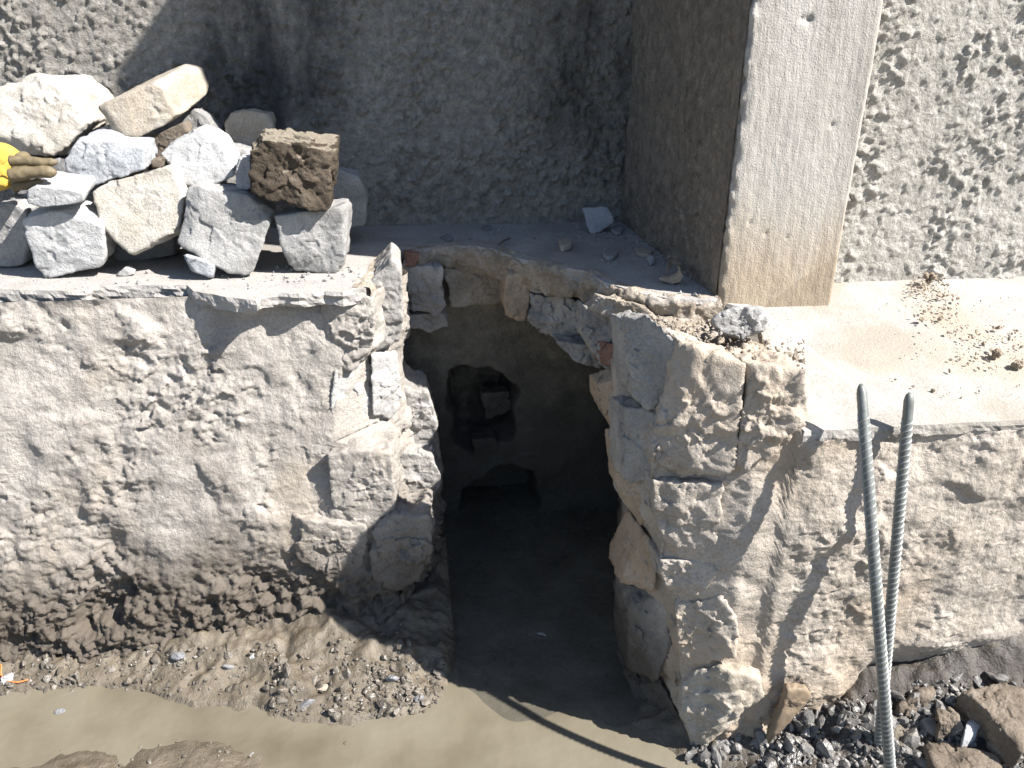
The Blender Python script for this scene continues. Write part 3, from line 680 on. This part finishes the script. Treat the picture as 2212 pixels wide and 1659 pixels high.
pile2 = [   # stones carried by others: (outline, depth plane, depth)
 ('G', [(498, 905), (560, 852), (960, 738), (1000, 748), (1055, 890), (1050, 1020), (1030, 1150), (745, 1268), (690, 1230), (530, 1000)], S*3.50, .17, 'st_cream', 'big cream block tilted over a gap between its two front-row neighbours', dict(tilt=.35, shift=.02), .006),
 ('L', [(1452, 640), (1500, 580), (1930, 635), (1940, 690), (1890, 985), (1865, 1000), (1440, 905), (1440, 800)], S*3.44, .17, 'st_soil', 'dark brown stone caked with soil on top of the grey cube', dict(rise=.012, shrink=.97), .014),
 ('F', [(128, 892), (200, 850), (470, 880), (490, 905), (478, 950), (240, 975), (160, 950)], S*3.47, .13, 'st_white', 'thin flat pale slab lying beside the glove fingers', dict(rise=.02), .004),
 ('D', [(365, 705), (440, 590), (520, 575), (850, 640), (865, 745), (640, 815), (510, 850), (372, 770)], S*3.66, .16, 'st_blue', 'bluish white angular stone just below the topmost tan block', dict(rise=.02), .008),
 ('E', [(918, 665), (1000, 600), (1150, 540), (1240, 580), (1290, 640), (1355, 765), (1345, 805), (1230, 850), (1060, 875), (1000, 765)], S*3.66, .15, 'st_white', 'bright white pointed stone behind the upright grey slab', dict(tilt=.3, rise=.02), .007),
 ('N', [(1368, 690), (1440, 690), (1445, 880), (1360, 872), (1355, 745)], S*3.60, .10, 'st_white', 'small pale stone squeezed against the soil-caked stone', dict(), .004),
 ('B', [(545, 410), (660, 350), (880, 255), (940, 290), (1000, 470), (905, 545), (790, 590), (620, 535)], S*3.80, .20, 'st_tan', 'tan squared block at the very top of the pile', dict(shift=.075, rise=.055, tilt=.2), .005),
 ('A', [(-60, 290), (150, 205), (280, 230), (400, 340), (490, 490), (420, 560), (330, 690), (140, 690), (-60, 640)], S*3.80, .22, 'st_cream', 'large pitted stone leaning behind the yellow glove', dict(tilt=.35, shift=.05), .011),
 ('C', [(1050, 470), (1120, 405), (1185, 445), (1272, 575), (1262, 640), (1140, 680), (1040, 640)], S*4.02, .12, 'st_grey', 'shaded grey stone showing between the tan block and the white pointed stone', dict(), .006),
 ('C2', [(790, 610), (940, 560), (1050, 485), (1085, 540), (1000, 690), (900, 720), (810, 690)], S*3.86, .12, 'st_mudstone', 'brownish stone in the gap beneath the topmost tan block', dict(), .006),
 ('M', [(1290, 490), (1310, 435), (1390, 415), (1480, 425), (1560, 440), (1580, 500), (1570, 600), (1440, 640), (1312, 632)], S*4.10, .12, 'st_tan', 'brown-grey stone set against the shaded wall behind the soil-caked stone', dict(), .006),
 ('O', [(1880, 765), (1935, 750), (2060, 785), (2120, 900), (2112, 1060), (2080, 1110), (1905, 1120)], S*3.98, .13, 'st_grey', 'shaded stone standing behind the rough grey cube next to the broken rim', dict(), .006),
 ('T', [(1300, 620), (1440, 640), (1440, 900), (1300, 880)], S*3.92, .14, 'st_grey', 'half-hidden stone under the brown-grey stone against the wall', dict(), .006),
 ('U', [(600, 700), (850, 720), (850, 900), (600, 950)], S*3.86, .13, 'st_dark', 'buried stone in the core of the pile behind the cream block', dict(), .006),
 ('V', [(880, 850), (1040, 870), (1050, 1150), (900, 1180)], S*3.78, .12, 'st_dark', 'dark stone in the gap between the cream block and the upright slab', dict(), .006),
 ('W', [(610, 1150), (760, 1160), (1000, 1120), (1010, 1250), (640, 1300)], S*3.78, .14, 'st_dark', 'dark stone lying on the ledge under the tilted cream block', dict(), .006),
 ('X', [(80, 700), (340, 690), (360, 900), (100, 900)], S*3.82, .13, 'st_dark', 'dark stone filling the pile behind the glove', dict(), .006),
]
for nm, poly, Y, dep, mat, lab, kw, amp in pile2:
    tag(rock('stone_block', block_pts(zc(poly), Y, dep, **kw), mat, level=6, p=90, cuts=9, chips=.4, amp=amp*(.62 if nm != 'L' else .72), freq=17 if nm != 'L' else 20, seed=len(poly)+sum(map(ord, nm))), lab, 'stone', G)
tag(rock('stone_chip', block_pts(zc([(1045, 1245), (1200, 1285), (1240, 1315), (1225, 1395), (1100, 1345)]), yb(1160, 1395)-.005, .06), 'st_blue', level=5, amp=.004, seed=5), 'small bluish chip lying at the foot of the upright grey slab', 'stone chip')
tag(rock('stone_chip', block_pts(zc([(660, 1368), (715, 1315), (790, 1362), (740, 1372)]), yb(720, 1372), .05, shrink=.5), 'st_grey', level=5, amp=.003, seed=6), 'little pointed chip lying on the ledge before the tilted cream block', 'stone chip')
tag(rock('stone_chip', block_pts(zc([(868, 700), (930, 690), (925, 745), (870, 748)]), S*3.62, .05), 'st_mudstone', level=5, amp=.003, seed=7), 'tiny brown chip caught between the bluish and the white stone', 'stone chip')

# ------------------------------------------------------------------ work glove
gl = empty('work_glove', ony(10, 400, S*3.5), 'yellow work glove with olive fingers tucked into the pile', 'glove')
def blobm(poly, Y, dep, mat, name, amp=.004, fr=15, **kw): return rock(name, block_pts(zc(poly), Y, dep, **kw), mat, gl, level=6, p=7, amp=amp, freq=fr, chips=.3, seed=2)
blobm([(-120, 600), (0, 585), (70, 620), (112, 690), (105, 790), (60, 880), (-20, 920), (-120, 900)], S*3.56, .06, 'glove_yellow', 'glove_back', tilt=.3)
blobm([(70, 640), (130, 650), (160, 720), (150, 820), (110, 900), (60, 930), (50, 860)], S*3.545, .055, 'glove_brown', 'palm_edge', tilt=.3)
for pts, r0, dy in (([(60, 705), (150, 705), (240, 715), (335, 712)], .0125, .006), ([(60, 790), (150, 775), (240, 768), (330, 772)], .0165, -.004), ([(90, 850), (150, 845), (205, 832), (250, 825)], .012, .012)):
    q = resample([ony(*zc([p])[0], S*3.50+dy) for p in pts], .003, closed=False); n = len(q); t = np.linspace(0, 1, n)
    rad = r0*(1-.18*t)*np.sqrt(np.clip((1-t)*7, 0.01, 1))*(1+.05*np.sin(t*11+dy*300))
    V, F = tube(q, rad, 18); V = V + (fbm(V*60, 2)*.0022)[:, None]*np.array([.3, -1, .5]); mesh_obj('finger', V, F, 'glove_brown', gl)

# ================================================================== SMALL THINGS ON THE LEDGE
def flat_chip(name, poly, mat, label, cat, thick=.012, Z=None, lift=0.0, group=None, seed=0):
    base = np.array([onz(x, y, (LEDGE if Z is None else Z)+thick) for x, y in poly]); c = base.mean(0)
    bot = base - np.array([0, 0, thick]); 
    base = base + np.c_[np.zeros((len(base), 2)), lift*(base[:, 1]-base[:, 1].min())]
    o = rock(name, np.vstack([base, bot]), mat, level=5, p=16, amp=.0025, freq=30, seed=seed); tag(o, label, cat, group); return o
o = rock('stone_shard', block_pts([(1256, 448), (1292, 456), (1318, 446), (1328, 478), (1290, 508), (1274, 508)], S*4.10, .022, tilt=.55), 'st_blue', level=6, p=24, amp=.003, freq=20, seed=4, chips=.2)
tag(o, 'bluish triangular stone shard propped in the corner of the recess', 'stone shard')
flat_chip('stone_chip', [(1318, 492), (1338, 482), (1352, 490), (1340, 502), (1325, 503)], 'st_grey', 'flat grey chip beside the propped triangular shard', 'stone chip', seed=2)
flat_chip('stone_chip', [(1204, 518), (1216, 510), (1236, 512), (1234, 528), (1212, 532)], 'st_tan', 'small tan chip alone on the middle of the shaded ledge', 'stone chip', .02, seed=3)
flat_chip('stone_chip', [(1302, 548), (1316, 532), (1338, 540), (1330, 552), (1312, 556)], 'st_grey', 'pale grey chip on the ledge midway between shard and rim', 'stone chip', .014, seed=4)
flat_chip('stone_chip', [(1372, 540), (1386, 532), (1412, 538), (1404, 550), (1380, 548)], 'st_tan', 'flat tan chip close to the return wall', 'stone chip', .012, seed=5)
flat_chip('stone_chip', [(1398, 552), (1410, 548), (1414, 562), (1404, 566)], 'st_white', 'tiny pale chip between the flat tan chip and the curled leaf', 'stone chip', .014, seed=6)
flat_chip('stone_chip', [(950, 510), (966, 505), (980, 512), (968, 518)], 'st_dark', 'small flake on the ledge near the back wall above the hole', 'stone chip', .008, seed=7)
flat_chip('stone_chip', [(1040, 488), (1054, 485), (1062, 491), (1050, 495)], 'st_dark', 'thin dark flake lying at the foot of the dark back wall', 'stone chip', .008, seed=8)
V, F = tube([onz(1076, 528, LEDGE+.004), onz(1088, 520, LEDGE+.012), onz(1102, 514, LEDGE+.004)], [.0022, .003, .0018], 7)
tag(mesh_obj('twig', V, F, 'twig'), 'short dark twig lying on the shaded ledge', 'twig')
def leaf(pts, w, label, seed):           # curled dry leaf: strip with thickness
    q = resample(pts, .003, closed=False); n = len(q); t = np.linspace(0, 1, n)
    wd = w*np.sin(math.pi*np.clip(t, .05, .95))**.6; V = []; F = []
    for k in range(n):
        for s_ in (-1, -.33, .33, 1): V.append(q[k] + np.array([0, 1, .35])*wd[k]*s_ + np.array([0, 0, .35*w*s_*s_]))
    for k in range(n-1):
        for j in range(3): F.append((k*4+j, k*4+j+1, k*4+5+j, k*4+4+j))
    o = mesh_obj('dry_leaf', V, F, 'leaf'); md = o.modifiers.new('thickness', 'SOLIDIFY'); md.thickness = .0012
    tag(o, label, 'leaf')
z = LEDGE
leaf([onz(1425, 606, z+.006), onz(1448, 610, z+.004), onz(1464, 604, z+.012), onz(1472, 592, z+.025), onz(1464, 580, z+.030)], .017, 'curled tan dry leaf on the ledge near the pillar foot', 1)
leaf([onz(1440, 590, z+.02), onz(1444, 578, z+.026), onz(1450, 570, z+.02), onz(1480, 575, z+.012)], .015, 'crumpled brown leaf leaning on the curled one', 2)
leaf([onz(1440, 560, z+.006), onz(1455, 555, z+.012), onz(1472, 560, z+.006)], .012, 'small dry leaf by the foot of the return wall', 3)
leaf([onz(1492, 590, z+.010), onz(1500, 580, z+.022), onz(1512, 576, z+.025), onz(1525, 578, z+.02)], .0035, 'thin curled leaf stalk touching the return wall', 4)
# mortar-covered lump on the stone tops
pts = np.vstack([[ony(x, y, S*2.62) for x, y in ((1528, 700), (1545, 676), (1600, 668), (1650, 660), (1668, 690), (1655, 715), (1600, 735), (1560, 720))],
                 [ony(x, y, S*2.62+.09) for x, y in ((1540, 690), (1600, 665), (1650, 665), (1655, 710), (1560, 715))]])
tag(rock('mortar_lump', pts, 'st_grey', level=6, p=14, amp=.005, freq=34, seed=12), 'crusty grey mortar-covered stone at the corner of the apron before the pillar', 'stone')
# rubble that fills the broken top behind the jamb blocks
rub = [[(1350, 676), (1420, 668), (1530, 690), (1660, 740), (1740, 795), (1620, 790), (1475, 740), (1370, 700)]]
pts = []
for x, y in rub[0]:
    p = ony(x, y, S*2.36); q = onz(x, y, LEDGE-.045); pts += [q + np.array([0, 0, 0]), q - np.array([0, 0, .12])]
rock('rubble_fill', np.array(pts), 'bedding', rw, level=6, p=18, amp=.008, freq=24, seed=15)

# ------------------------------------------------------------------ loose grit (uncountable)
def pebbles(name, centres, sizes, mat, kind='stuff', parent=None, level=2, flat=.7, seed=0):
    dirs, F = ico(level); r = np.random.default_rng(seed); n = len(centres); k = len(dirs)
    sc = sizes[:, None]*(np.array([1, .8, flat])*r.uniform(.65, 1.25, (n, 3)))
    q = r.normal(size=(n, 4)); q /= np.linalg.norm(q, axis=1)[:, None]; w_, x_, y_, z_ = q.T
    Rm = np.stack([1-2*(y_**2+z_**2), 2*(x_*y_-z_*w_), 2*(x_*z_+y_*w_), 2*(x_*y_+z_*w_), 1-2*(x_**2+z_**2), 2*(y_*z_-x_*w_), 2*(x_*z_-y_*w_), 2*(y_*z_+x_*w_), 1-2*(x_**2+y_**2)], -1).reshape(n, 3, 3)
    pn = r.normal(size=(n, 8, 3)); pn /= np.linalg.norm(pn, axis=2)[..., None]; pd = r.uniform(.38, .95, (n, 8, 1))
    rad_ = 1.0/np.maximum((np.einsum('npj,kj->npk', pn, dirs)/pd).max(1), .62)
    V = np.einsum('nij,nkj->nki', Rm, dirs[None]*rad_[..., None]*sc[:, None]) + centres[:, None]
    FF = (F[None] + (np.arange(n)*k)[:, None, None]).reshape(-1, 3)
    o = mesh_obj(name, V.reshape(-1, 3), FF, mat, parent, smooth=False); o['kind'] = kind
    return o
rg = np.random.default_rng(5)
def scatter_px(boxes, n, Zf):            # random image-space footprint turned into ground points
    out = []
    wts = np.array([b[4] for b in boxes], float); wts /= wts.sum()
    for k in rg.choice(len(boxes), n, p=wts):
        x0, y0, x1, y1, _ = boxes[k]; out.append(Zf(rg.uniform(x0, x1), rg.uniform(y0, y1)))
    return np.array(out)
c = scatter_px([(1300, 500, 1450, 580, 4), (1400, 560, 1520, 640, 3), (900, 490, 1300, 525, 2), (1230, 470, 1350, 530, 2), (600, 575, 780, 610, 2), (60, 590, 600, 625, 2)], 700, lambda x, y: onz(x, y, LEDGE))
s_ = np.clip(rg.lognormal(-6.0, .55, len(c)), .0008, .009); c[:, 2] += s_*.4
tag(pebbles('mortar_grit', c, s_, 'st_grey', seed=3), 'fine mortar grit strewn over the ledge', 'grit')
c = scatter_px([(1960, 595, 2050, 640, 3), (1990, 630, 2070, 700, 3), (2060, 700, 2212, 800, 4), (1900, 640, 2212, 860, 2), (1560, 690, 1720, 770, 1.5)], 650, onslab)
s_ = np.clip(rg.lognormal(-6.35, .55, len(c)), .0008, .008); c[:, 2] += s_*.1
tag(pebbles('dirt_crumbs', c, s_, 'dirt', seed=4), 'tan dirt crumbs scattered on the sunlit apron', 'dirt')
c = scatter_px([(1355, 680, 1475, 735, 3), (1475, 690, 1560, 740, 3), (1560, 730, 1740, 795, 2)], 420, lambda x, y: onz(x, y, LEDGE))
s_ = np.clip(rg.lognormal(-5.7, .5, len(c)), .0015, .010); c[:, 2] += s_*.2 - .004
tag(pebbles('mortar_crumbs', c, s_, 'bedding', seed=6), 'mortar crumbs on top of the broken right wall', 'crumbs')
for k, (x, y, r_, lab) in enumerate([(2008, 606, .020, 'dry dirt clod against the foot of the sunlit roughcast wall'), (2048, 620, .012, 'small pale clod beside the bigger dirt clod at the wall foot'),
                                     (2150, 770, .016, 'crumbly dirt clod out on the sunlit apron'), (2196, 792, .013, 'brown clod next to the crumbly clod on the apron')]):
    p = onslab(x, y); d_ = ico(2)[0]*np.array([r_*1.2, r_, r_*.8]) + p + np.array([0, 0, r_*.5])
    tag(rock('dirt_clod', d_, 'dirt', level=5, p=6, amp=r_*.5, freq=50, seed=k+20), lab, 'clod')

# ================================================================== STEEL BARS
def bar(ctrl, zend, rad, label):
    """ctrl: three (pixel, depth plane) points of the axis; gently bent, ends in the ground at zend"""
    C_ = np.array([ony(*p, Y) for p, Y in ctrl]); zc_ = C_[:, 2]; L = zc_[0]-zend
    cx, cy = np.polyfit(zc_, C_[:, 0], 2), np.polyfit(zc_, C_[:, 1], 2)
    def ax(t):
        z = zc_[0]-np.asarray(t, float); zl = np.maximum(z, zc_[2]); dz = z-zl
        f = lambda c: np.polyval(c, zl) + np.polyval(np.polyder(c), zl)*dz
        return np.stack([f(cx), f(cy), z], -1)
    e = empty('steel_bar', ax(L), label, 'steel bar', 'ribbed steel bars')
    t = np.r_[np.linspace(0, .05, 11), np.arange(.06, L, .015), L]
    rr = rad*np.where(t < .016, .30+.70*np.sqrt(np.clip(t/.016, .0, 1)), 1.0)
    V, F = tube(ax(t), rr, 16); mesh_obj('shaft', V, F, 'steel', e)
    V = []; F = []; V2 = []; F2 = []
    for s in np.arange(.060, L-.01, .0125):
        d = ax(s+.002)-ax(s-.002); d /= np.linalg.norm(d); A = np.cross(d, [0, 1, 0.]); A /= np.linalg.norm(A); B = np.cross(d, A)
        for side in (0, 1):
            base = len(V); th = np.linspace(.22, math.pi-.22, 9)
            for q in th:
                u = np.sin(q)**.5; rd = math.cos(q+side*math.pi)*A + math.sin(q+side*math.pi)*B
                c_ = ax(s) + d*((q-math.pi/2)*.0045+side*.006)
                for (ro, so) in ((rad*.97, -.0024), (rad+.0026*u, -.0010), (rad+.0026*u, .0010), (rad*.97, .0024)): V.append(c_ + rd*ro + d*so)
            for k in range(8):
                for j in range(3): F.append((base+k*4+j, base+k*4+j+1, base+k*4+5+j, base+k*4+4+j))
    mesh_obj('ribs', V, F, 'steel_end', e)
    for side in (1, -1):
        ts = np.arange(.05, L, .02); base = len(V2)
        for s in ts:
            d = ax(s+.002)-ax(s-.002); d /= np.linalg.norm(d); A = np.cross(d, [0, 1, 0.]); A /= np.linalg.norm(A); B = np.cross(d, A)
            for (o1, o2) in ((rad*.95, -.0018), (rad+.0020, -.0012), (rad+.0020, .0012), (rad*.95, .0018)): V2.append(ax(s) + side*A*o1 + B*o2)
        for k in range(len(ts)-1):
            for j in range(3): F2.append((base+k*4+j, base+k*4+j+1, base+k*4+5+j, base+k*4+4+j))
    mesh_obj('seam_rib', V2, F2, 'steel_end', e)
    return e
bar([((1860, 829), S*2.21), ((1880, 1100), S*2.03), ((1923, 1659), S*1.86)], .0, .0100, 'ribbed steel bar crossing in front of the other one')
bar([((1965, 848), S*2.225), ((1942, 1110), S*2.135), ((1894, 1659), S*2.08)], .0, .0100, 'ribbed steel bar leaning behind the front one')

# ================================================================== LOOSE ROCKS AND GRAVEL BY THE RIGHT WALL
def z6(L): return [(1383+x*.375, 1161+y*.375) for x, y in L]
# brown shard standing against the footing
sp = np.array([ony(x, y, 1.335) for x, y in z6([(735, 1205), (800, 1080), (812, 980), (850, 880), (890, 870), (958, 865), (945, 915), (995, 915), (965, 970), (895, 1030), (830, 1100), (760, 1185)])])
tag(rock('stone_flake', np.vstack([sp[[0, 2, 3, 5, 7, 8, 9]], sp[[0, 2, 3, 5, 7, 8, 9]]*np.array([1, 1, 1.]) + np.array([0, .022, 0])]), 'shard', level=5, p=60, cuts=4, amp=.004, freq=30, seed=77), 'jagged brown stone flake standing against the wall foot', 'stone flake')

def ground_pts(px):
    px = np.asarray(px, float); D = np.c_[(px[:, 0]-PW/2)/PF, (px[:, 1]-PH/2)/PF, np.ones(len(px))] @ R
    z = np.zeros(len(px))
    for _ in range(6):
        Q = EYEV + D*((z-EYE)/D[:, 2])[:, None]; z = .5*z + .5*np.maximum(mud_h(Q[:, 0], Q[:, 1]), -.02)
    return EYEV + D*((z-EYE)/D[:, 2])[:, None]
def ground_pt(x, y): return ground_pts([(x, y)])[0]
def on_mud(boxes, n): return ground_pts(scatter_px(boxes, n, lambda x, y: np.array([x, y])))
def laid(poly, th):                      # rock lying on the bank: outline of its upper face at ground height plus its thickness
    g0 = ground_pts(poly); z0 = g0[:, 2].mean(); r_ = random.Random(int(poly[0][0]*7))
    top = np.array([onz(x, y, .35*gz[2]+.65*z0 + th*(.55+.25*r_.random())) for (x, y), gz in zip(poly, g0)]); c_ = top.mean(0)
    return np.vstack([top, c_ + (top-c_)*1.06 - np.array([0, 0, th*1.1])])
rocks = [
 ([(1850, 880), (1960, 850), (2230, 830), (2230, 1010), (2212, 1230), (2020, 1010)], 1.27, .10, 'st_mudstone', 'large flat muddy rock propped on the gravel beside the steel bars', dict(tilt=.9), .006),
 ([(1645, 1170), (1760, 1155), (2060, 1240), (2110, 1340), (1900, 1400), (1690, 1350)], 1.13, .07, 'st_mudstone', 'flat wet rock slab lying in the gravel at the bars\' foot', dict(tilt=1.6), .005),
 ([(1880, 1065), (1920, 1000), (1990, 1030), (1955, 1110), (1855, 1180)], 1.20, .04, 'st_blue', 'pale wedge-shaped stone shining in the gravel', dict(tilt=.8), .003),
 ([(1480, 825), (1620, 805), (1705, 850), (1660, 950), (1485, 960)], 1.34, .10, 'st_mudstone', 'muddy lump of masonry at the wall foot behind the bars', dict(tilt=.6), .010),
 ([(1760, 660), (1960, 600), (2240, 560), (2240, 720), (2000, 760), (1800, 740)], 1.36, .10, 'st_mudstone', 'long brown footing stone exposed under the right wall', dict(tilt=.9), .012),
 ([(1960, 760), (2230, 720), (2230, 830), (1990, 840)], 1.32, .10, 'st_mudstone', 'brown rock between footing stone and flat muddy rock', dict(tilt=.9), .010),
 ([(1700, 970), (1820, 960), (1840, 1060), (1730, 1080)], 1.24, .06, 'st_mudstone', 'small brown rock beside the pale wedge-shaped stone', dict(tilt=.6), .006),
]
for k, (poly, Y, dep, mat, lab, kw, amp) in enumerate(rocks):
    tag(rock('rock', laid(z6(poly), dep*.7), mat, level=6, p=16, cuts=14, amp=amp*1.2, freq=20, seed=40+k), lab, 'rock', 'loose rocks at the right wall foot')
c = on_mud([(1490, 1590, 1720, 1659, 3), (1640, 1520, 1900, 1659, 6), (1900, 1500, 2212, 1659, 5), (1800, 1440, 2212, 1560, 3), (1560, 1659, 2212, 1760, 3), (2212, 1430, 2600, 1700, 3)], 2600)
s_ = np.clip(rg.lognormal(-5.05, .55, len(c)), .0022, .021); c[:, 2] += s_*.1; kp = fbm(c*9, 2)+.25 > rg.uniform(-.4, .4, len(c)); c, s_ = c[kp], s_[kp]
tag(pebbles('gravel', c, s_, 'gravel', seed=7), 'dark wet gravel heaped at the foot of the right wall', 'gravel')
c = on_mud([(580, 1420, 950, 1545, 6), (150, 1390, 620, 1500, 5), (0, 1390, 200, 1500, 2), (800, 1420, 960, 1530, 3), (720, 1350, 900, 1450, 2)], 1500)
s_ = np.clip(rg.lognormal(-5.3, .55, len(c)), .002, .017); c[:, 2] += s_*.1; kp = fbm(c*9, 2)+.2 > rg.uniform(-.4, .4, len(c)); c, s_ = c[kp], s_[kp]
tag(pebbles('gravel', c, s_, 'gravel_muddy', seed=8), 'muddy gravel along the foot of the left wall', 'gravel')
c = on_mud([(0, 1540, 500, 1659, 3), (400, 1560, 1000, 1659, 1)], 160)
s_ = np.clip(rg.lognormal(-5.6, .4, len(c)), .002, .008); c[:, 2] += s_*.1
tag(pebbles('gravel', c, s_, 'gravel_muddy', seed=9), 'scattered grit standing out of the muddy shallows', 'gravel')
# single bigger pebbles
for k, (x, y, r_, mat, lab) in enumerate([
    (385, 1418, .020, 'st_dark', 'dark stone in the mud at the left wall foot'), (700, 1488, .020, 'st_tan', 'tan flat chip on the gravel by the left waterline'),
    (660, 1520, .024, 'st_dark', 'dark lump at the very edge of the left gravel'), (490, 1445, .016, 'st_dark', 'grey slate-like pebble on the left gravel'),
    (545, 1420, .012, 'st_white', 'small white pebble at the left wall foot'), (130, 1550, .015, 'st_dark', 'pebble half sunk in the near mud flats'),
    (540, 1632, .012, 'st_grey', 'pebble alone in the shallow muddy water'), (745, 1618, .010, 'st_mudstone', 'tiny stone breaking the muddy water surface'),
    (1165, 1385, .022, 'st_grey', 'stone lying in the dark water inside the hole'), (848, 1470, .018, 'st_dark', 'dark pebble in the shade line at the left corner'),
    (905, 1510, .015, 'st_dark', 'wet black pebble at the tip of the left gravel'), (1040, 1195, .010, 'st_blue', 'small bluish stone in the water before the pipe'),
    (1300, 1395, .010, 'st_dark', 'dark stone in the water by the right jamb'), (20, 1470, .022, 'st_white', 'pale pebble with orange string at the left mud edge')]):
    p = ground_pt(x, y); p[2] = max(p[2], -.005) + r_*.15
    d_ = ico(2)[0]*np.array([r_*1.2, r_*.9, r_*.7]) + p
    if k == 1: d_ = ico(2)[0]*np.array([r_*1.4, r_*.8, r_*.35]) + p
    rr = random.Random(k); pick = d_[[rr.randrange(len(d_)) for _ in range(14)]]
    tag(rock('pebble', pick, mat, level=5, p=14, amp=.002, freq=40, seed=60+k), lab, 'pebble')
q = [ground_pt(x, y) + np.array([0, 0, .006]) for x, y in ((-20, 1440), (4, 1440), (3, 1462), (18, 1475), (40, 1478), (62, 1472))]
V, F = tube(resample(q, .004, closed=False), .0018, 7); tag(mesh_obj('string', V, F, 'orange'), 'bit of orange string lying in the mud at the left', 'string')
